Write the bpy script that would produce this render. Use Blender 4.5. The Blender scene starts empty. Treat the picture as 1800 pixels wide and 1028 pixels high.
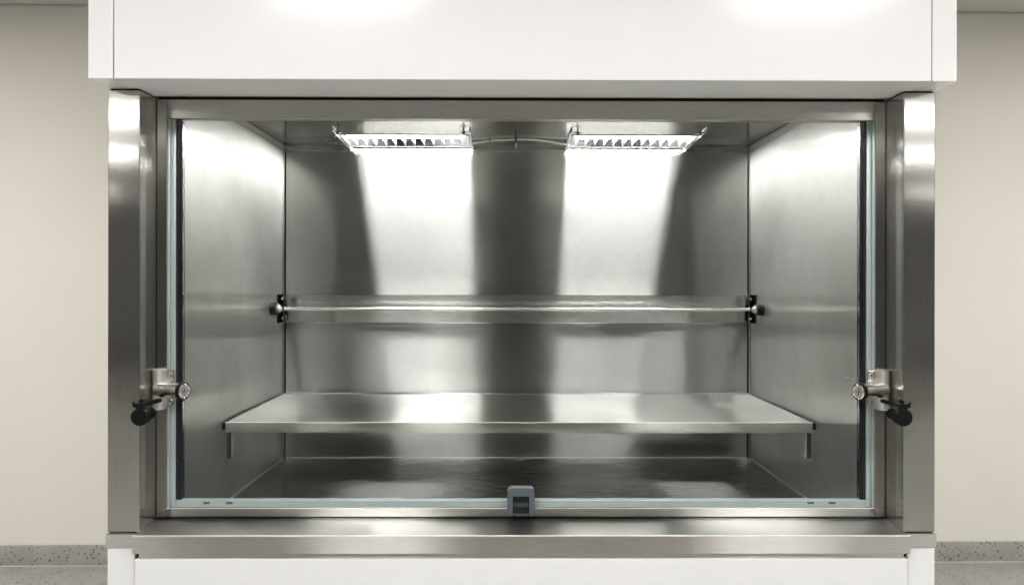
import bpy, bmesh, math, random
from mathutils import Vector, Matrix
random.seed(7)
R = math.radians
C = bpy.context.scene.collection
sc = bpy.context.scene

# ---------------------------------------------------------------- camera, world, exposure
EYE = 1.357
CX = -0.036
cd = bpy.data.cameras.new('camera'); cam = bpy.data.objects.new('camera', cd); C.objects.link(cam)
cd.sensor_width = 36.0; cd.lens = 29.0; cd.clip_start = 0.02; cd.clip_end = 100
cd.shift_y = -14 / 1800.0
cam.matrix_world = Matrix.Translation((CX, 0, EYE)) @ Matrix.Rotation(R(-0.395), 4, 'Z') @ Matrix.Rotation(R(90), 4, 'X') @ Matrix.Rotation(R(0.10), 4, 'Z')
sc.camera = cam

w = bpy.data.worlds.new('World'); sc.world = w; w.use_nodes = True
wt = w.node_tree; bg = wt.nodes['Background']                       # the unseen rest of the room: dim behind, brighter to either side
wtc = wt.nodes.new('ShaderNodeTexCoord'); wsp = wt.nodes.new('ShaderNodeSeparateXYZ'); wt.links.new(wtc.outputs['Generated'], wsp.inputs[0])
wab = wt.nodes.new('ShaderNodeMath'); wab.operation = 'ABSOLUTE'; wt.links.new(wsp.outputs[0], wab.inputs[0])
wmr = wt.nodes.new('ShaderNodeMapRange'); wmr.interpolation_type = 'SMOOTHSTEP'
for k, v in (('From Min', 0.3), ('From Max', 0.85), ('To Min', 0.06), ('To Max', 0.38)): wmr.inputs[k].default_value = v
wt.links.new(wab.outputs[0], wmr.inputs['Value']); wt.links.new(wmr.outputs[0], bg.inputs[1])
bg.inputs[0].default_value = (1.0, 0.96, 0.91, 1)

sc.render.engine = 'CYCLES'
sc.cycles.use_denoising = True
sc.cycles.max_bounces = 14; sc.cycles.glossy_bounces = 10; sc.cycles.diffuse_bounces = 4
sc.cycles.transparent_max_bounces = 16
sc.cycles.sample_clamp_indirect = 25.0; sc.cycles.sample_clamp_direct = 32.0
sc.cycles.blur_glossy = 0.0
sc.view_settings.view_transform = 'Standard'; sc.view_settings.look = 'None'
sc.view_settings.exposure = 0.0; sc.view_settings.gamma = 1.0
sc.view_settings.use_curve_mapping = False

ROOM_LAMP = 50.0
HOOD_LAMP = 330.0
WALL_FILL = 62.0  # strength of the added lights that brighten the wall

# ---------------------------------------------------------------- materials
def newmat(name):
    m = bpy.data.materials.new(name); m.use_nodes = True
    nt = m.node_tree
    b = nt.nodes['Principled BSDF']
    return m, nt, b

def node(nt, t, **kw):
    n = nt.nodes.new(t)
    for k, v in kw.items(): setattr(n, k, v)
    return n

def noise(nt, scale, detail=4.0, stretch=(1, 1, 1), rough=0.55):
    tc = node(nt, 'ShaderNodeTexCoord'); mp = node(nt, 'ShaderNodeMapping')
    mp.inputs['Scale'].default_value = stretch
    nt.links.new(tc.outputs['Object'], mp.inputs['Vector'])
    n = node(nt, 'ShaderNodeTexNoise'); n.inputs['Scale'].default_value = scale
    n.inputs['Detail'].default_value = detail; n.inputs['Roughness'].default_value = rough
    nt.links.new(mp.outputs[0], n.inputs['Vector'])
    return n

def ramp(nt, src, a, b, lo=0.3, hi=0.7):
    mr = node(nt, 'ShaderNodeMapRange'); mr.inputs['From Min'].default_value = lo; mr.inputs['From Max'].default_value = hi
    mr.inputs['To Min'].default_value = a; mr.inputs['To Max'].default_value = b
    nt.links.new(src, mr.inputs['Value']); return mr.outputs[0]

def steel(name, col=(0.56, 0.545, 0.50), tangent=(0.01, 0.02, 1), broad=0.42, sharp=0.14, mix=0.55,
          grain=(4, 4, 4), smudge=0.16, aniso=0.78, fine=1.0):
    """brushed stainless sheet: a fairly sharp lobe plus a wide lobe smeared across the brushing"""
    m = bpy.data.materials.new(name); m.use_nodes = True; nt = m.node_tree
    nt.nodes.remove(nt.nodes['Principled BSDF'])
    out = nt.nodes['Material Output']
    tv = node(nt, 'ShaderNodeCombineXYZ')
    for i in range(3): tv.inputs[i].default_value = tangent[i]
    n1 = noise(nt, 2.6, 5, (1, 1, 1)); n2 = noise(nt, 160, 3, grain)
    add = node(nt, 'ShaderNodeMath', operation='ADD')
    nt.links.new(ramp(nt, n1.outputs[0], -smudge, smudge * 0.6), add.inputs[0])
    nt.links.new(ramp(nt, n2.outputs[0], 1 - 0.09 * fine, 1 + 0.07 * fine), add.inputs[1])
    colm = node(nt, 'ShaderNodeVectorMath', operation='SCALE'); colm.inputs[0].default_value = col
    nt.links.new(add.outputs[0], colm.inputs['Scale'])
    g1 = node(nt, 'ShaderNodeBsdfAnisotropic'); g2 = node(nt, 'ShaderNodeBsdfAnisotropic')
    for g in (g1, g2):
        nt.links.new(colm.outputs[0], g.inputs['Color']); nt.links.new(tv.outputs[0], g.inputs['Tangent'])
    nt.links.new(ramp(nt, n1.outputs[0], sharp * 0.85, sharp * 1.2), g1.inputs['Roughness']); g1.inputs['Anisotropy'].default_value = 0.2
    nt.links.new(ramp(nt, n2.outputs[0], broad * (1 - .05 * fine), broad * (1 + .05 * fine)), g2.inputs['Roughness']); g2.inputs['Anisotropy'].default_value = aniso
    mx = node(nt, 'ShaderNodeMixShader'); mx.inputs[0].default_value = mix
    nt.links.new(g1.outputs[0], mx.inputs[1]); nt.links.new(g2.outputs[0], mx.inputs[2])
    nt.links.new(mx.outputs[0], out.inputs['Surface'])
    return m

def plain(name, col, rough=0.5, metal=0.0, var=0.04, scale=30, bump=0.0, bscale=400, spec=0.5):
    m, nt, b = newmat(name)
    n = noise(nt, scale, 4)
    colm = node(nt, 'ShaderNodeVectorMath', operation='SCALE'); colm.inputs[0].default_value = col
    nt.links.new(ramp(nt, n.outputs[0], 1 - var, 1 + var), colm.inputs['Scale'])
    nt.links.new(colm.outputs[0], b.inputs['Base Color'])
    b.inputs['Roughness'].default_value = rough; b.inputs['Metallic'].default_value = metal
    b.inputs['Specular IOR Level'].default_value = spec
    if bump:
        n2 = noise(nt, bscale, 3); bp = node(nt, 'ShaderNodeBump'); bp.inputs['Strength'].default_value = bump
        bp.inputs['Distance'].default_value = 0.0006
        nt.links.new(n2.outputs[0], bp.inputs['Height']); nt.links.new(bp.outputs[0], b.inputs['Normal'])
    return m

def emit(name, col, strength):
    m = bpy.data.materials.new(name); m.use_nodes = True; nt = m.node_tree
    nt.nodes.remove(nt.nodes['Principled BSDF'])
    e = node(nt, 'ShaderNodeEmission'); e.inputs[0].default_value = (*col, 1); e.inputs[1].default_value = strength
    nt.links.new(e.outputs[0], nt.nodes['Material Output'].inputs['Surface'])
    return m

def terrazzo(name, base, spot, size, coverage):
    m, nt, b = newmat(name)
    tc = node(nt, 'ShaderNodeTexCoord')
    v = node(nt, 'ShaderNodeTexVoronoi'); v.inputs['Scale'].default_value = size; v.inputs['Randomness'].default_value = 1.0
    n0 = node(nt, 'ShaderNodeTexNoise'); n0.inputs['Scale'].default_value = size * 1.3
    nt.links.new(tc.outputs['Object'], n0.inputs['Vector'])
    vm = node(nt, 'ShaderNodeVectorMath', operation='SCALE'); vm.inputs['Scale'].default_value = 0.012
    nt.links.new(n0.outputs['Color'], vm.inputs[0])
    va = node(nt, 'ShaderNodeVectorMath', operation='ADD')
    nt.links.new(tc.outputs['Object'], va.inputs[0]); nt.links.new(vm.outputs[0], va.inputs[1])
    nt.links.new(va.outputs[0], v.inputs['Vector'])
    # spot radius varies from cell to cell, many cells have none
    sep = node(nt, 'ShaderNodeSeparateColor'); nt.links.new(v.outputs['Color'], sep.inputs[0])
    thr = ramp(nt, sep.outputs[0], -0.05, coverage, 0.15, 1.0)
    lt = node(nt, 'ShaderNodeMath', operation='SUBTRACT'); nt.links.new(thr, lt.inputs[0]); nt.links.new(v.outputs['Distance'], lt.inputs[1])
    mask = ramp(nt, lt.outputs[0], 0, 1, -0.03, 0.05)
    mk = node(nt, 'ShaderNodeMath', operation='MULTIPLY'); nt.links.new(mask, mk.inputs[0])
    nt.links.new(ramp(nt, sep.outputs[1], 0.25, 1.0, 0, 1), mk.inputs[1])
    n1 = noise(nt, 9, 5)
    cm = node(nt, 'ShaderNodeVectorMath', operation='SCALE'); cm.inputs[0].default_value = base
    nt.links.new(ramp(nt, n1.outputs[0], 0.9, 1.08), cm.inputs['Scale'])
    mx = node(nt, 'ShaderNodeMix', data_type='RGBA'); mx.inputs['B'].default_value = (*spot, 1)
    nt.links.new(mk.outputs[0], mx.inputs['Factor']); nt.links.new(cm.outputs[0], mx.inputs['A'])
    nt.links.new(mx.outputs['Result'], b.inputs['Base Color'])
    b.inputs['Roughness'].default_value = 0.42
    return m

def glassmat():
    m = bpy.data.materials.new('sash_glass'); m.use_nodes = True; nt = m.node_tree
    nt.nodes.remove(nt.nodes['Principled BSDF'])
    t = node(nt, 'ShaderNodeBsdfTransparent'); t.inputs[0].default_value = (0.965, 0.974, 0.968, 1)
    g = node(nt, 'ShaderNodeBsdfGlossy'); g.inputs['Roughness'].default_value = 0.01; g.inputs['Color'].default_value = (1, 1, 1, 1)
    f = node(nt, 'ShaderNodeFresnel'); f.inputs['IOR'].default_value = 1.28
    mx = node(nt, 'ShaderNodeMixShader')
    fm = node(nt, 'ShaderNodeMath', operation='MULTIPLY'); fm.inputs[1].default_value = 0.4
    nt.links.new(f.outputs[0], fm.inputs[0]); nt.links.new(fm.outputs[0], mx.inputs[0]); nt.links.new(t.outputs[0], mx.inputs[1]); nt.links.new(g.outputs[0], mx.inputs[2])
    nt.links.new(mx.outputs[0], nt.nodes['Material Output'].inputs['Surface'])
    return m

WARM = (0.52, 0.51, 0.475); COOL = (0.505, 0.507, 0.492)
M = {}
M['wall_steel'] = steel('steel_brushed_level', COOL, (1, 0, 0), broad=0.36, sharp=0.11, mix=0.60, grain=(0.3, 0.3, 3), aniso=0.86)
M['side_steel'] = steel('steel_side_sheet', COOL, (0, 0, 1), broad=0.51, sharp=0.15, mix=0.62, grain=(3, 3, 0.3), aniso=0.56)
M['floor_steel'] = steel('steel_floor_sheet', COOL, (1, 0, 0), broad=0.27, sharp=0.24, mix=0.45, grain=(0.08, 2, 2), aniso=0.86, fine=0.5)
M['flange_steel'] = steel('steel_roof_flange', WARM, (1, 0, 0), broad=0.22, sharp=0.14, mix=0.10, grain=(0.2, 3, 3))
M['channel_steel'] = steel('steel_channel', COOL, (1, 0, 0), broad=0.24, sharp=0.12, mix=0.4, grain=(0.05, 2, 2), aniso=0.8, fine=0.25)
M['flat_steel'] = steel('steel_brushed_crosswise', COOL, (1, 0, 0), broad=0.28, sharp=0.12, mix=0.5, grain=(0.08, 2, 2), aniso=0.85, fine=0.35)
M['ceiling_steel'] = steel('steel_roof_sheet', COOL, (1, 0, 0), broad=0.26, sharp=0.08, mix=0.35, grain=(0.08, 2, 2), aniso=0.85, fine=0.35)
M['post_steel'] = steel('steel_brushed_upright', WARM, (0.01, 0.02, 1), broad=0.26, sharp=0.10, mix=0.6, grain=(3, 3, 0.2), smudge=0.14, aniso=0.87)
M['front_steel'] = steel('steel_front_trim', WARM, (1, 0.01, 0.02), broad=0.34, sharp=0.18, mix=0.6, grain=(0.2, 3, 3), smudge=0.08)
M['fitting_steel'] = plain('machined_steel', (0.66, 0.64, 0.60), 0.24, 1.0, 0.05, 60)
M['satin'] = plain('satin_cast_steel', (0.66, 0.645, 0.62), 0.40, 0.9, 0.05, 60)
M['face'] = plain('sanded_lock_face', (0.34, 0.335, 0.32), 0.55, 0.35, 0.08, 200)
M['chrome'] = plain('polished_steel', (0.72, 0.71, 0.68), 0.12, 1.0, 0.03, 60)
M['white'] = plain('white_powder_coat', (0.80, 0.80, 0.80), 0.15, 0, 0.008, 12, 0.05, 900, spec=0.22)
M['base_white'] = plain('white_base_board', (0.72, 0.725, 0.72), 0.38, 0, 0.01, 12, 0.1, 900)
M['alu'] = plain('anodised_aluminium', (0.37, 0.425, 0.425), 0.42, 0.35, 0.03, 40)
M['black_glass'] = plain('black_glazing_bead', (0.006, 0.010, 0.011), 0.22, 0, 0.05, 40, spec=0.3)
M['dark'] = plain('dark_gap', (0.008, 0.008, 0.007), 0.8, 0, 0.1, 40, spec=0.1)
M['black'] = plain('black_plastic', (0.005, 0.005, 0.0055), 0.50, 0, 0.1, 80, 0.1, 500, spec=0.12)
M['grey_plastic'] = plain('blue_grey_plastic', (0.062, 0.080, 0.090), 0.48, 0, 0.04, 60, 0.1, 700)
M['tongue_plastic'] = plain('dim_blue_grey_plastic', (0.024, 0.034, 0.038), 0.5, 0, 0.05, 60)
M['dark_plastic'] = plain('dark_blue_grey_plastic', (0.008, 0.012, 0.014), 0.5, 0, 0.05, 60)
M['cable'] = plain('pale_cable_sheath', (0.62, 0.62, 0.56), 0.5, 0, 0.04, 60)
M['reflector'] = plain('louvre_reflector', (0.72, 0.75, 0.77), 0.08, 1.0, 0.02, 60)
M['blade'] = plain('louvre_blade', (0.30, 0.305, 0.305), 0.45, 0.2, 0.02, 60)
M['tube'] = emit('lamp_tube_glow', (1.0, 0.98, 0.968), HOOD_LAMP)
M['room_tube'] = emit('ceiling_panel_glow', (1.0, 0.98, 0.965), ROOM_LAMP)
M['plaster'] = plain('painted_plaster', (0.785, 0.765, 0.715), 0.75, 0, 0.02, 1.6, 0.25, 120, spec=0.25)
M['ceil_paint'] = plain('ceiling_paint', (0.66, 0.64, 0.60), 0.8, 0, 0.02, 2, spec=0.2)
M['floor'] = terrazzo('speckled_vinyl', (0.38, 0.375, 0.358), (0.07, 0.07, 0.065), 72, 0.46)
M['skirt'] = terrazzo('speckled_vinyl_upstand', (0.36, 0.365, 0.345), (0.05, 0.05, 0.048), 72, 0.48)
M['nut'] = plain('dull_dark_steel', (0.045, 0.043, 0.040), 0.45, 0.5, 0.1, 80, spec=0.3)
M['glass'] = glassmat()

# ---------------------------------------------------------------- mesh helpers
def box(bm, x0, x1, y0, y1, z0, z1, bev=0.0, seg=2):
    if x0 > x1: x0, x1 = x1, x0
    r = bmesh.ops.create_cube(bm, size=1.0)
    vs = r['verts']
    for v in vs:
        v.co = Vector(((x0 + x1) / 2 + v.co.x * (x1 - x0), (y0 + y1) / 2 + v.co.y * (y1 - y0), (z0 + z1) / 2 + v.co.z * (z1 - z0)))
    if bev:
        es = list({e for v in vs for e in v.link_edges})
        bmesh.ops.bevel(bm, geom=es, offset=bev, segments=seg, affect='EDGES', profile=0.5)

def cyl(bm, p0, p1, r0, r1=None, n=40, bev=0.0):
    p0 = Vector(p0); p1 = Vector(p1); r1 = r0 if r1 is None else r1
    d = p1 - p0
    rot = d.to_track_quat('Z', 'Y').to_matrix().to_4x4()
    prof = [(0, r0), (d.length, r1)]
    if bev: prof = [(0, r0 - bev), (bev, r0), (d.length - bev, r1), (d.length, r1 - bev)]
    rings = []
    for z, r in prof:
        rings.append([bm.verts.new(p0 + rot @ Vector((r * math.cos(2 * math.pi * k / n), r * math.sin(2 * math.pi * k / n), z))) for k in range(n)])
    for a, b in zip(rings[:-1], rings[1:]):
        for k in range(n):
            bm.faces.new((a[k], a[(k + 1) % n], b[(k + 1) % n], b[k]))
    bm.faces.new(list(reversed(rings[0]))); bm.faces.new(rings[-1])

def ring(bm, p0, d, r_in, r_out, h, n=40):
    d = Vector(d).normalized(); rot = d.to_track_quat('Z', 'Y').to_matrix(); p0 = Vector(p0)
    L = []
    for r, z in ((r_out, 0), (r_out, h * 0.7), (r_out - h * 0.3, h), (r_in + h * 0.3, h), (r_in, h * 0.7), (r_in, 0)):
        L.append([bm.verts.new(p0 + rot @ Vector((r * math.cos(2 * math.pi * k / n), r * math.sin(2 * math.pi * k / n), z))) for k in range(n)])
    for i in range(6):
        a, b = L[i], L[(i + 1) % 6]
        for k in range(n): bm.faces.new((a[k], a[(k + 1) % n], b[(k + 1) % n], b[k]))

def prism(bm, pts, axis, a0, a1):
    """polygon pts in the two other axes, extruded along axis (0 x, 1 y, 2 z)"""
    def mk(p, a):
        c = [0, 0, 0]; o = [i for i in range(3) if i != axis]
        c[axis] = a; c[o[0]] = p[0]; c[o[1]] = p[1]; return bm.verts.new(c)
    A = [mk(p, a0) for p in pts]; B = [mk(p, a1) for p in pts]; n = len(pts)
    bm.faces.new(A); bm.faces.new(list(reversed(B)))
    for k in range(n): bm.faces.new((A[k], B[k], B[(k + 1) % n], A[(k + 1) % n]))

def tube(bm, pts, r, n=12):
    pts = [Vector(p) for p in pts]; rings = []
    for i, p in enumerate(pts):
        d = (pts[min(i + 1, len(pts) - 1)] - pts[max(i - 1, 0)]).normalized()
        q = d.to_track_quat('Z', 'Y').to_matrix()
        rings.append([bm.verts.new(p + q @ Vector((r * math.cos(2 * math.pi * k / n), r * math.sin(2 * math.pi * k / n), 0))) for k in range(n)])
    for a, b in zip(rings[:-1], rings[1:]):
        for k in range(n): bm.faces.new((a[k], a[(k + 1) % n], b[(k + 1) % n], b[k]))
    bm.faces.new(list(reversed(rings[0]))); bm.faces.new(rings[-1])

def obj(name, bm, mat, parent=None, smooth=True):
    bmesh.ops.recalc_face_normals(bm, faces=bm.faces)
    me = bpy.data.meshes.new(name); bm.to_mesh(me); bm.free()
    me.materials.append(mat)
    if smooth:
        for p in me.polygons: p.use_smooth = True
        try: me.set_sharp_from_angle(angle=R(24))
        except Exception: pass
    o = bpy.data.objects.new(name, me); C.objects.link(o)
    if parent is not None:
        o.parent = parent
        if parent.type == 'EMPTY': o.matrix_parent_inverse = Matrix.Translation(-parent.location)
    return o

def tag(o, label=None, cat=None, group=None, kind=None):
    if label: o['label'] = label
    if cat: o['category'] = cat
    if group: o['group'] = group
    if kind: o['kind'] = kind
    return o

def thing(name, label, cat, loc, group=None):
    o = bpy.data.objects.new(name, None); C.objects.link(o); o.location = loc; o.empty_display_size = 0.05
    return tag(o, label, cat, group)

def P(name, mat, parent, *boxes, bev=0.0012, label=None):
    bm = bmesh.new()
    for b in boxes: box(bm, *b, bev=bev)
    o = obj(name, bm, M[mat], parent, smooth=False)
    if label: o['label'] = label
    return o

Z = lambda h: EYE + h

# ---------------------------------------------------------------- the setting
CEIL = 2.70
bm = bmesh.new(); box(bm, -9, 9, -30, 4.6, -0.1, 0.0)
tag(obj('floor', bm, M['floor'], smooth=False), kind='structure')
bm = bmesh.new(); box(bm, -9, 9, -30, 4.6, CEIL, CEIL + 0.1)
tag(obj('ceiling', bm, M['ceil_paint'], smooth=False), kind='structure')
WY = 4.02; WROT = R(0.65)
wrot = Matrix.Translation((0, WY, 0)) @ Matrix.Rotation(WROT, 4, 'Z')
bm = bmesh.new(); box(bm, -6.5, 6.5, 0, 0.15, 0.002, CEIL - 0.002)
wall = obj('wall', bm, M['plaster'], smooth=False); wall.matrix_world = wrot
tag(wall, 'plain beige plastered wall behind the steel cabinet', 'wall', kind='structure')
bm = bmesh.new(); box(bm, -6.5, 6.5, -0.012, -0.0005, 0.0, 0.1, bev=0.004)
sk = obj('skirting', bm, M['skirt']); sk.parent = wall
bm = bmesh.new(); box(bm, -6.5, 6.5, -0.006, -0.0005, CEIL - 0.012, CEIL - 0.003)
cv = obj('cornice_bead', bm, M['ceil_paint']); cv.parent = wall
bm = bmesh.new(); box(bm, -6.5, 6.5, -0.017, -0.0125, 0.0, 0.004, bev=0.001)
bd = obj('skirting_bead', bm, M['ceil_paint']); bd.parent = wall

# ceiling lights of the room, seen as the white bars in the posts
LIGHTS = [(-0.76, -0.10, 0.62, 0.62, 'white square ceiling light above and left of the viewpoint'),
          (1.30, -0.10, 0.62, 0.62, 'white square ceiling light above and right of the viewpoint'),
          (-3.3, -2.8, 1.1, 0.30, 'long ceiling light far left, mirrored as the upper bar in the left post'),
          (3.3, -2.8, 1.1, 0.30, 'long ceiling light far right, mirrored as the upper bar in the right post'),
          (-4.4, -4.7, 1.4, 0.26, 'distant ceiling light mirrored as the lower bar in the left post'),
          (4.5, -4.7, 1.4, 0.26, 'distant ceiling light mirrored as the lower bar in the right post'),
          (-6.1, -8.0, 1.2, 0.20, 'farthest ceiling light, mirrored as a faint line in the left post'),
          (6.2, -8.0, 1.2, 0.20, 'farthest ceiling light, mirrored as a faint line in the right post')]
for x, y, sx, sy, lb in LIGHTS:
    t = thing('ceiling_light', lb, 'ceiling light', (x, y, CEIL), 'ceiling lights of the room')
    bm = bmesh.new()
    for a in ((x - sx/2 - .03, x + sx/2 + .03, y - sy/2 - .03, y - sy/2), (x - sx/2 - .03, x + sx/2 + .03, y + sy/2, y + sy/2 + .03),
              (x - sx/2 - .03, x - sx/2, y - sy/2, y + sy/2), (x + sx/2, x + sx/2 + .03, y - sy/2, y + sy/2)):
        box(bm, *a, CEIL - 0.03, CEIL - 0.001)
    obj('light_frame', bm, M['white'], t)
    bm = bmesh.new(); box(bm, x - sx/2 + .001, x + sx/2 - .001, y - sy/2 + .001, y + sy/2 - .001, CEIL - 0.02, CEIL - 0.012)
    obj('diffuser', bm, M['room_tube'], t)

# two unseen fill lights, added either side of the cabinet to brighten the wall
for s in (-1, 1):
    x, y = s * 2.9, 2.1
    t = thing('fill_light', 'unseen fill light added beside the cabinet on the %s' % ('left' if s < 0 else 'right'), 'ceiling light', (x, y, CEIL), 'fill lights added beside the cabinet')
    bm = bmesh.new(); ring(bm, (x, y, CEIL - .001), (0, 0, -1), 0.30, 0.33, 0.012, 48)
    obj('light_frame', bm, M['white'], t)
    ld = bpy.data.lights.new('fill_light_glow', 'AREA'); ld.shape = 'DISK'; ld.size = 0.58; ld.spread = R(180); ld.energy = WALL_FILL; ld.color = (1, .96, .90)
    lo = bpy.data.objects.new('fill_light_glow', ld); C.objects.link(lo); lo.parent = t; lo.location = (0, 0, -0.008)

# ---------------------------------------------------------------- the fume cupboard
cab = thing('fume_cupboard', 'large stainless steel fume cupboard with white canopy and glass front', 'fume cupboard', (0, 1.80, 0))
SOF = Z(0.424)
# white canopy: one wide front board with a return underneath, and two side boards
P('canopy_panel', 'white', cab, (-0.8485, 0.8485, 1.711, 1.874, SOF, 2.36), bev=0.0016)
for s in (-1, 1):
    P('canopy_side_panel', 'white', cab, (s * 0.8503, s * 0.9015, 1.711, 2.86, SOF, 2.36), bev=0.0016)
for s in (-1, 1): P('canopy_seam', 'dark', cab, (s * 0.8502, s * 0.8486, 1.7145, 1.87, SOF + .002, 2.35), bev=0)
P('canopy_top', 'white', cab, (-0.8485, 0.8485, 1.876, 2.86, Z(0.50), 2.36))
P('top_gap', 'dark', cab, (-0.8295, 0.8295, 1.884, 1.90, Z(0.417), SOF - .0005), bev=0)
# front posts
for s in (-1, 1):
    P('post', 'post_steel', cab, (s * 0.831, s * 0.9006, 1.795, 1.889, Z(-0.5385), SOF - .004), bev=0.0022)
    P('post_gap', 'dark', cab, (s * 0.835, s * 0.897, 1.800, 1.885, SOF - .004, SOF - .0005), bev=0)
    P('post_gap', 'dark', cab, (s * 0.835, s * 0.897, 1.800, 1.885, Z(-0.5412), Z(-0.5385)), bev=0)
    P('corner_cap', 'front_steel', cab, (s * 0.8405, s * 0.9022, 1.7905, 1.93, Z(-0.571), Z(-0.5415)), bev=0.0012)
    P('base_post', 'base_white', cab, (s * 0.8403, s * 0.8995, 1.7935, 1.93, 0.02, Z(-0.5715)), bev=0.0012)
    P('outer_side_panel', 'white', cab, (s * 0.872, s * 0.8985, 1.931, 2.86, 0.02, SOF - .001))
# frame round the opening
for s in (-1, 1):
    P('stile', 'post_steel', cab, (s * 0.8075, s * 0.8288, 1.877, 1.905, Z(-0.5275), Z(0.4178)), bev=0.0008)
    P('stile_gap', 'dark', cab, (s * 0.8290, s * 0.8309, 1.880, 1.905, Z(-0.5275), Z(0.4178)), bev=0)
P('header', 'front_steel', cab, (-0.8068, 0.8068, 1.877, 1.905, Z(0.3754), Z(0.4178)), bev=0.0008)
P('sill', 'front_steel', cab, (-0.8068, 0.8068, 1.877, 1.905, Z(-0.5275), Z(-0.5085)), bev=0.0010)
# ledge in front of the sash: a tray edge that rises a little towards the sill
bm = bmesh.new()
zf, zr = Z(-0.5412), Z(-0.5305)
prism(bm, [(1.779, zf - .0012), (1.7802, zf), (1.905, zr), (1.905, zr - .05), (1.7805, Z(-0.5795)), (1.779, Z(-0.5785))], 0, -0.8388, 0.8388)
obj('ledge', bm, M['flat_steel'], cab)
bm = bmesh.new(); cyl(bm, (-0.8390, 1.7782, Z(-0.5414)), (0.8390, 1.7782, Z(-0.5414)), 0.0019, n=24)
obj('ledge_nose', bm, M['satin'], cab)
bm = bmesh.new(); cyl(bm, (-0.8066, 1.8776, Z(-0.5088)), (0.8066, 1.8776, Z(-0.5088)), 0.0011, n=24)
obj('sill_nose', bm, M['satin'], cab)
P('ledge_underlip', 'front_steel', cab, (-0.829, 0.829, 1.787, 1.80, Z(-0.592), Z(-0.5796)), bev=0.0006)
P('ledge_front', 'front_steel', cab, (-0.8390, 0.8390, 1.7768, 1.7788, Z(-0.5795), Z(-0.5418)), bev=0.0007)
P('sill_gap', 'dark', cab, (-0.829, 0.829, 1.882, 1.904, Z(-0.5304), Z(-0.5276)), bev=0)
P('base_gap', 'dark', cab, (-0.8399, 0.8399, 1.801, 1.83, 0.02, Z(-0.5796)), bev=0)
P('base_panel', 'base_white', cab, (-0.8365, 0.8365, 1.783, 1.80, 0.02, Z(-0.5925)), bev=0.0025)

# sash: pale rails, black beads, pane
sash = P('sash', 'alu', cab, (-0.7895, 0.7895, 1.886, 1.904, Z(-0.5083), Z(-0.4925)), bev=0.0012)
for s in (-1, 1):
    bm = bmesh.new()
    box(bm, s * 0.7898, s * 0.8010, 1.886, 1.904, Z(-0.5083), Z(0.3750), bev=0.0008)
    box(bm, s * 0.8011, s * 0.8072, 1.8815, 1.904, Z(-0.5083), Z(0.3750), bev=0.0008)
    obj('side_rail', bm, M['alu'], sash)
    bm = bmesh.new()
    box(bm, s * 0.7758, s * 0.7850, 1.889, 1.904, Z(-0.4915), Z(0.3750))
    box(bm, s * 0.7866, s * 0.7896, 1.889, 1.904, Z(-0.4915), Z(0.3750))
    obj('glazing_bead', bm, M['black_glass'], sash)
    P('bead_trim', 'nut', sash, (s * 0.7851, s * 0.7865, 1.888, 1.900, Z(-0.4915), Z(0.3750)), bev=0)
P('pane', 'glass', sash, (-0.7757, 0.7757, 1.8935, 1.8965, Z(-0.4915), Z(0.3750)), bev=0)
P('pane_edge', 'alu', sash, (-0.7757, 0.7757, 1.8895, 1.8930, Z(-0.4923), Z(-0.4898)), bev=0.0005)
for u in (365, 405, 1427, 1465):
    x = (u - 890) * 1.886 / 1450 + CX
    bm = bmesh.new()
    z = Z(-0.4985); r = 0.0026; hw = 0.0055
    pts = [(x + (hw if math.cos(a) > 0 else -hw) + r * math.cos(a), z + r * math.sin(a)) for a in [math.pi * 2 * (k + .5) / 16 for k in range(16)]]
    prism(bm, pts, 1, 1.8854, 1.888)
    obj('slot', bm, M['grey_plastic'], sash)

# lining
LX = 0.785; BY = 2.77; FZ = Z(-0.581); TZ = Z(0.468)
P('back_lining', 'wall_steel', cab, (-0.7745, 0.7745, BY, BY + .004, FZ - .003, TZ), bev=0.0010)
P('back_gap', 'dark', cab, (-0.84, 0.84, BY + .012, BY + .02, FZ - .02, TZ + .02), bev=0)
P('back_shell', 'white', cab, (-0.849, 0.849, 2.84, 2.859, 0.02, Z(0.49)))
for s in (-1, 1):
    P('side_lining', 'side_steel', cab, (s * LX, s * (LX + .003), 1.906, BY + .0115, FZ - .003, TZ), bev=0)
    # folded edge of the side sheet in the rear corner
    P('corner_fold', 'side_steel', cab, (s * 0.7815, s * (LX - .0002), BY - .004, BY + .011, FZ, Z(0.447)), bev=0.001)
    P('roof_flange', 'front_steel', cab, (s * (LX - .004), s * (LX - .0003), 1.907, BY - .0005, Z(0.4475), TZ - .0025), bev=0.0010)
    P('floor_bead', 'satin', cab, (s * (LX - .0050), s * (LX - .0003), 1.91, BY - .005, FZ - .0005, FZ + .0030), bev=0.0012)
bm = bmesh.new()                                                    # roof sheet with two lamp openings
gx = [-LX, -0.5605, -0.1495, 0.1625, 0.5665, LX]; gy = [1.906, 2.5815, 2.7545, BY + .0115]
gv = [[bm.verts.new((x, y, TZ)) for y in gy] for x in gx]
for i in range(5):
    for k in range(3):
        if k == 1 and i in (1, 3): continue
        bm.faces.new((gv[i][k], gv[i][k + 1], gv[i + 1][k + 1], gv[i + 1][k]))
obj('roof_lining', bm, M['ceiling_steel'], cab, smooth=False)
P('roof_flange', 'flange_steel', cab, (-LX + .006, LX - .006, BY - .0045, BY - .0005, Z(0.4435), TZ - .0025), bev=0.0010)
P('floor_lining', 'floor_steel', cab, (-LX + .0001, LX - .0001, 1.906, BY - .0002, FZ - .004, FZ - .0008), bev=0)
P('floor_front_edge', 'front_steel', cab, (-LX, LX, 1.9052, 1.9058, FZ - .004, Z(-0.5085)), bev=0)
P('header_inside', 'front_steel', cab, (-LX, LX, 1.9052, 1.9058, Z(0.3754), TZ), bev=0)
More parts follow.
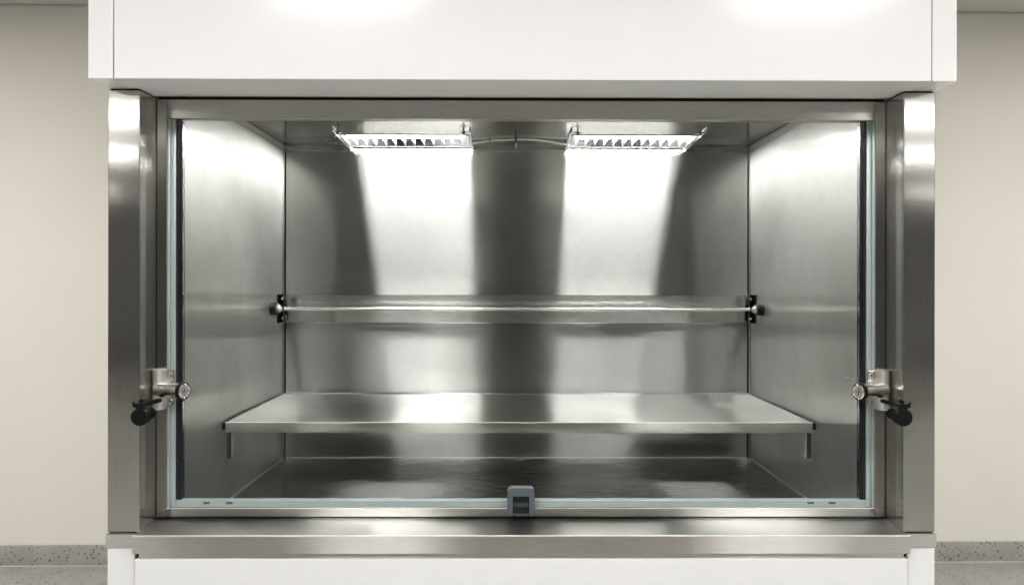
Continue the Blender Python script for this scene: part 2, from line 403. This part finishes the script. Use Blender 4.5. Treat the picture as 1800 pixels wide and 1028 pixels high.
P('rear_floor_bead', 'satin', cab, (-LX + .012, LX - .012, BY - .0035, BY - .0003, FZ - .0005, FZ + .0022), bev=0.0008)
# rear bar: folded channel right across the back
bm = bmesh.new()                                                    # its face leans slightly downwards
prism(bm, [(BY - .0003, Z(-0.0342)), (2.7560, Z(-0.0342)), (2.7535, Z(-0.0352)), (2.7535, Z(-0.0365)), (2.7580, Z(-0.1280)), (2.7590, Z(-0.1293)), (BY - .0003, Z(-0.1293))], 0, -0.7735, 0.7735)
obj('rear_channel', bm, M['channel_steel'], cab, smooth=False)
for s in (-1, 1):
    P('rod_plate', 'flange_steel', cab, (s * 0.7812, s * (LX - .0003), 2.700, 2.7655, Z(-0.1275), Z(-0.0330)), bev=0.0006)
    P('plate_edge', 'dark', cab, (s * 0.7800, s * 0.7846, 2.6975, 2.6995, Z(-0.1275), Z(-0.0330)), bev=0)
    for h in (-0.047, -0.113):
        bm = bmesh.new(); cyl(bm, (s * 0.7810, 2.748, Z(h)), (s * 0.7755, 2.748, Z(h)), 0.0058, 0.0040, 18)
        obj('plate_screw', bm, M['chrome'], cab)

# catch in the middle of the sill
def catch():
    xc = 0.034 + CX
    b0 = Z(-0.5205); top = Z(-0.4585); hw = 0.0308; r = 0.010; iw = 0.0185; it = Z(-0.477)
    pts = [(xc - hw, b0)]
    for k in range(9):
        a = math.pi - k / 8 * math.pi / 2; pts.append((xc - hw + r + r * math.cos(a), top - r + r * math.sin(a)))
    for k in range(9):
        a = math.pi / 2 - k / 8 * math.pi / 2; pts.append((xc + hw - r + r * math.cos(a), top - r + r * math.sin(a)))
    pts += [(xc + hw, b0), (xc + iw, b0), (xc + iw, it), (xc - iw, it), (xc - iw, b0)]
    bm = bmesh.new(); prism(bm, pts, 1, 1.857, 1.885)
    c = obj('catch', bm, M['grey_plastic'], cab); c.data.materials[0] = M['grey_plastic']
    c['label'] = 'small blue-grey plastic catch in the middle of the sill'
    md = c.modifiers.new('bevel', 'BEVEL'); md.width = 0.0009; md.segments = 2; md.limit_method = 'ANGLE'
    P('catch_recess', 'dark_plastic', c, (xc - iw, xc + iw, 1.872, 1.8765, b0 + .001, it), bev=0)
    P('catch_tongue', 'tongue_plastic', c, (xc - iw + .0003, xc + iw - .0003, 1.867, 1.8718, Z(-0.5035), Z(-0.4935)), bev=0.0006)
    P('catch_foot', 'grey_plastic', c, (xc - iw + .0003, xc + iw - .0003, 1.8575, 1.8718, b0 + .0005, Z(-0.5185)), bev=0.0004)
catch()

# handle locks on the stiles
def latch(s):
    inn = -s
    bx = s * 0.8165
    t = bmesh.new()
    n = 28; pts = []
    r = 0.0128
    for k in range(n + 1):
        a = math.pi + k / n * math.pi
        pts.append((bx + r * math.cos(a), 1.858 + r * math.sin(a)))
    pts += [(bx + r, 1.8765), (bx - r, 1.8765)]
    prism(t, pts, 2, Z(-0.2815), Z(-0.1925))
    body = obj('latch', t, M['satin'], cab)
    body['label'] = 'round steel lock with black plunger knob on the %s stile' % ('left' if s < 0 else 'right')
    P('latch_plate', 'fitting_steel', body, (s * 0.8038, s * 0.7895, 1.8745, 1.8790, Z(-0.2725), Z(-0.1945)), bev=0.001)
    for h in (-0.2035, -0.2645):
        bm = bmesh.new(); cyl(bm, (s * 0.7962, 1.8744, Z(h)), (s * 0.7962, 1.870, Z(h)), 0.0052, 0.0036, 18)
        cyl(bm, (s * 0.7962, 1.8699, Z(h)), (s * 0.7962, 1.8685, Z(h)), 0.0016, 0.0016, 10)
        obj('screw', bm, M['chrome'], body)
    a = R(66)
    d = Vector((inn * math.sin(a), -math.cos(a), 0)); p = Vector((bx, 1.856, Z(-0.2365)))
    bm = bmesh.new(); cyl(bm, p, p + d * 0.073, 0.0172, bev=0.0008, n=56)
    obj('lock_barrel', bm, M['fitting_steel'], body)
    bm = bmesh.new(); ring(bm, p + d * 0.0695, d, 0.0155, 0.0198, 0.0085, 56)
    obj('rubber_ring', bm, M['black'], body)
    bm = bmesh.new(); ring(bm, p + d * 0.0735, d, 0.0128, 0.0166, 0.0062, 56)
    obj('lock_ring', bm, M['chrome'], body)
    bm = bmesh.new(); cyl(bm, p + d * 0.073, p + d * 0.0765, 0.0132, n=40)
    obj('lock_face', bm, M['face'], body)
    up = Vector((0, 0, 1)); rt = d.cross(up)
    bm = bmesh.new()
    for (i, j, rr) in ((0, 0.0062, .0014), (0, -0.0062, .0014), (0.0050, 0, .0012), (-0.0050, 0, .0012), (0, 0, .0018), (0.001, -.003, .0012), (-.001, .003, .0012)):
        q = p + d * 0.0758 + rt * i + up * j
        cyl(bm, q, q + d * 0.0014, rr, n=14)
    obj('pin_holes', bm, M['black'], body)
    # plunger knob and its arm
    kx = s * 0.8190; kz = Z(-0.2840)
    bm = bmesh.new(); cyl(bm, (kx, 1.786, kz), (kx, 1.764, kz - .0005), 0.0186, bev=0.0022, n=56)
    cyl(bm, (s * 0.8130, 1.812, kz + .001), (s * 0.8140, 1.785, kz + .0005), 0.0118, 0.0118, n=36)
    obj('plunger_knob', bm, M['black'], body)
    bm = bmesh.new()
    prism(bm, [(s * 0.8060, 1.856), (s * 0.8110, 1.768), (s * 0.8335, 1.768), (s * 0.8335, 1.7725), (s * 0.8170, 1.774), (s * 0.8155, 1.846)], 2, Z(-0.2635), Z(-0.2555))
    box(bm, s * 0.830, s * 0.8332, 1.7655, 1.769, Z(-0.262), Z(-0.2515))
    box(bm, s * 0.809, s * 0.828, 1.768, 1.774, Z(-0.2725), Z(-0.2636))
    obj('plunger_arm', bm, M['black'], body)
for s in (-1, 1): latch(s)

# ---------------------------------------------------------------- shelf on short brackets
sh = thing('shelf', 'wide stainless steel shelf with folded front lip across the cabinet floor', 'shelf', (0, 2.2, Z(-0.581)))
SZ = Z(-0.363)
bm = bmesh.new()
box(bm, -0.7735, 0.7735, 2.1755, 2.732, SZ - .002, SZ, bev=0.0006)
box(bm, -0.7735, 0.7735, 2.7322, 2.7345, SZ - .02, SZ + .005, bev=0.0008)
obj('shelf_top', bm, M['flat_steel'], sh)
bm = bmesh.new(); box(bm, -0.7735, 0.7735, 2.1725, 2.1752, SZ - .0275, SZ - .0004, bev=0.0009)
obj('shelf_lip', bm, M['front_steel'], sh)
bm = bmesh.new(); cyl(bm, (-0.7735, 2.1734, SZ - .0006), (0.7735, 2.1734, SZ - .0006), 0.0012, n=24)
obj('lip_nose', bm, M['satin'], sh)
for s in (-1, 1):
    P('gap_shade_strip', 'dark', sh, (s * 0.7736, s * 0.7843, 2.178, 2.731, SZ - .020, SZ - .003), bev=0)  # strip added to blacken the side gap and keep lamp light from below
    P('side_lip', 'front_steel', sh, (s * 0.7715, s * 0.7735, 2.176, 2.732, SZ - .0275, SZ - .0022), bev=0.0006)
    bm = bmesh.new()
    box(bm, s * 0.7710, s * 0.7592, 2.1765, 2.1785, Z(-0.4575), SZ - .0028, bev=0.0005)
    lg = obj('shelf_leg', bm, M['nut'], sh, smooth=False)
    P('leg_edge', 'front_steel', lg, (s * 0.7590, s * 0.7576, 2.1745, 2.1925, Z(-0.4575), SZ - .0028), bev=0.0004)
    bm = bmesh.new(); cyl(bm, (s * 0.7735, 2.180, Z(-0.4655)), (s * 0.7735, 2.180, Z(-0.4585)), 0.0018, 0.0018, 12)
    obj('leg_stud', bm, M['chrome'], lg)

# ---------------------------------------------------------------- round bar with black end knobs
rd = thing('support_rod', 'thin round steel bar with black end knobs across the rear of the cabinet', 'rod', (0, 2.63, Z(-0.078)))
bm = bmesh.new(); cyl(bm, (-0.742, 2.63, Z(-0.0785)), (0.742, 2.63, Z(-0.0785)), 0.0054, n=24)
obj('bar', bm, M['fitting_steel'], rd)
for s in (-1, 1):
    bm = bmesh.new(); cyl(bm, (s * 0.7845, 2.63, Z(-0.0785)), (s * 0.7620, 2.63, Z(-0.0785)), 0.0205, bev=0.0028, n=40)
    obj('end_knob', bm, M['black'], rd)
    bm = bmesh.new(); cyl(bm, (s * 0.7618, 2.63, Z(-0.0785)), (s * 0.7535, 2.63, Z(-0.0785)), 0.0120, bev=0.001, n=24)
    cyl(bm, (s * 0.7535, 2.63, Z(-0.0785)), (s * 0.7485, 2.63, Z(-0.0785)), 0.0075, n=20)
    obj('collar', bm, M['chrome'], rd)

# ---------------------------------------------------------------- two louvre lamps let into the cabinet roof
LY0, LY1 = 2.582, 2.754
def lamp(x0, x1, label):
    y0, y1 = LY0, LY1
    zf = lambda y, d=0.0: Z(0.4655) - (y - y0) * 0.060 + d          # the louvre hangs a little lower at the rear
    zt = Z(0.512)
    t = thing('louvre_lamp', label, 'lamp', ((x0 + x1) / 2, (y0 + y1) / 2, TZ), 'louvre lamps under the cabinet roof')
    bm = bmesh.new()                                                 # open tray above the roof sheet
    A = [bm.verts.new(c) for c in ((x0 + .0005, y0 + .0005, TZ - .001), (x1 - .0005, y0 + .0005, TZ - .001), (x1 - .0005, y1 - .0005, TZ - .006), (x0 + .0005, y1 - .0005, TZ - .006))]
    B = [bm.verts.new((v.co.x, v.co.y, zt)) for v in A]
    bm.faces.new(B)
    for k in range(4): bm.faces.new((A[k], A[(k + 1) % 4], B[(k + 1) % 4], B[k]))
    obj('housing', bm, M['blade'], t, smooth=False)
    # frame round the opening, one ring
    bm = bmesh.new()
    O = [(x0, y0), (x1, y0), (x1, y1), (x0, y1)]; I = [(x0 + .006, y0 + .004), (x1 - .006, y0 + .004), (x1 - .006, y1 - .0125), (x0 + .006, y1 - .0125)]
    L = [[bm.verts.new((x, y, zf(y, d))) for x, y in q] for q, d in ((O, 0), (O, .0016), (I, .0016), (I, 0))]
    for a in range(4):
        for k in range(4): bm.faces.new((L[a][k], L[a][(k + 1) % 4], L[(a + 1) % 4][(k + 1) % 4], L[(a + 1) % 4][k]))
    obj('rim', bm, M['blade'], t, smooth=False)
    for a, b, xi in ((x0 - .0045, x0 - .0005, x0 + .004), (x1 + .0005, x1 + .0045, x1 - .004)):
        bm = bmesh.new()
        prism(bm, [(y0 - .090, Z(0.4640)), (y0 - .078, Z(0.4672)), (y1 + .002, Z(0.4672)), (y1 + .004, zf(y1, -.0045)), (y0, zf(y0, -.0065)), (y0 - .090, Z(0.4595))], 0, a, b)
        obj('bracket', bm, M['fitting_steel'], t, smooth=False)
        e = 1 if xi > (x0 + x1) / 2 else -1
        xn = xi - e * 0.012; yn = y0 - .092
        bm = bmesh.new()
        cyl(bm, (xn, yn, TZ), (xn, yn, Z(0.4485)), 0.0026, n=18)
        cyl(bm, (xn, yn, Z(0.4605)), (xn, yn, Z(0.4525)), 0.0048, 0.0034, n=18)
        for q in (-1, 1):
            box(bm, xn + q * .003, xn + q * .0115, yn - .0015, yn + .0015, Z(0.4570), Z(0.4612), bev=0.0006)
        obj('wing_nut', bm, M['nut'], t)
    for yt in (y0 + .022, y0 + .047):
        bm = bmesh.new(); cyl(bm, (x0 + .020, yt, zf(yt, .0115)), (x1 - .020, yt, zf(yt, .0115)), 0.0092, n=24)
        obj('lamp_tube', bm, M['tube'], t)
    bm = bmesh.new()                                                 # sloping rear reflector
    prism(bm, [(y1 - .052, Z(0.500)), (y1 - .050, Z(0.500)), (y1 - .0125, zf(y1, .003)), (y1 - .0145, zf(y1, .003))], 0, x0 + .004, x1 - .004)
    obj('reflector', bm, M['reflector'], t, smooth=False)
    N = 13
    for k in range(1, N):                                            # cross blades: thin below, thicker above
        x = x0 + (x1 - x0) * k / N
        bm = bmesh.new()
        def q(y): return [bm.verts.new((x + dx, y, zf(y, dz))) for dx, dz in ((-.0008, .0008), (.0008, .0008), (.0026, .0110), (-.0026, .0110))]
        f, g = q(y0 + .072), q(y1 - .013)
        bm.faces.new(f); bm.faces.new(list(reversed(g)))
        for i in range(4): bm.faces.new((f[i], g[i], g[(i + 1) % 4], f[(i + 1) % 4]))
        obj('louvre_blade', bm, M['blade'], t, smooth=False)
lamp(-0.560, -0.150, 'glowing louvre lamp left of the cable under the cabinet roof')
lamp(0.163, 0.566, 'glowing louvre lamp right of the cable under the cabinet roof')

# cable between the two lamps and the stud hanging beside it
bm = bmesh.new()
def at(u, v, Y): return ((u - 890) * Y / 1450 + CX, Y, Z((500 - v) * Y / 1450))
pts = []
key = [(829, 252.5, 2.70), (848, 250, 2.68), (866, 247.5, 2.66), (890, 246.3, 2.645), (915, 245.5, 2.64), (940, 246, 2.645), (965, 249, 2.67), (990, 253, 2.695), (1004, 255.5, 2.71)]
for i in range(len(key) - 1):
    for k in range(4):
        f = k / 4; a, b = key[i], key[i + 1]
        pts.append(at(*[a[j] + (b[j] - a[j]) * f for j in range(3)]))
tube(bm, pts, 0.0031, n=18)
cb = obj('cable', bm, M['cable']); tag(cb, 'pale cable slung under the cabinet roof between the two lamps', 'cable')
YS = 2.615
sx = at(906.5, 250, YS)[0]
st = thing('ceiling_stud', 'short dark stud hanging from the cabinet roof beside the cable', 'stud', (sx, YS, TZ))
bm = bmesh.new(); cyl(bm, (sx, YS, TZ), (sx, YS, Z(0.4465)), 0.0044, n=24); obj('stud_body', bm, M['nut'], st)
bm = bmesh.new(); cyl(bm, (sx, YS, Z(0.4463)), (sx, YS, Z(0.4300)), 0.0036, 0.0020, n=24); obj('stud_tip', bm, M['face'], st)
bm = bmesh.new(); c0 = at(861, 248, 2.665)
prism(bm, [(c0[0] - .006, TZ - .0003), (c0[0] + .006, TZ - .0003), (c0[0] + .006, TZ - .002), (c0[0] + .0014, TZ - .0025), (c0[0] + .0014, TZ - .017), (c0[0] - .0014, TZ - .017), (c0[0] - .0014, TZ - .0025), (c0[0] - .006, TZ - .002)], 1, 2.657, 2.6605)
cc = obj('cable_clip', bm, M['nut'], smooth=False); tag(cc, 'small dark clip holding the cable near the left lamp', 'clip')
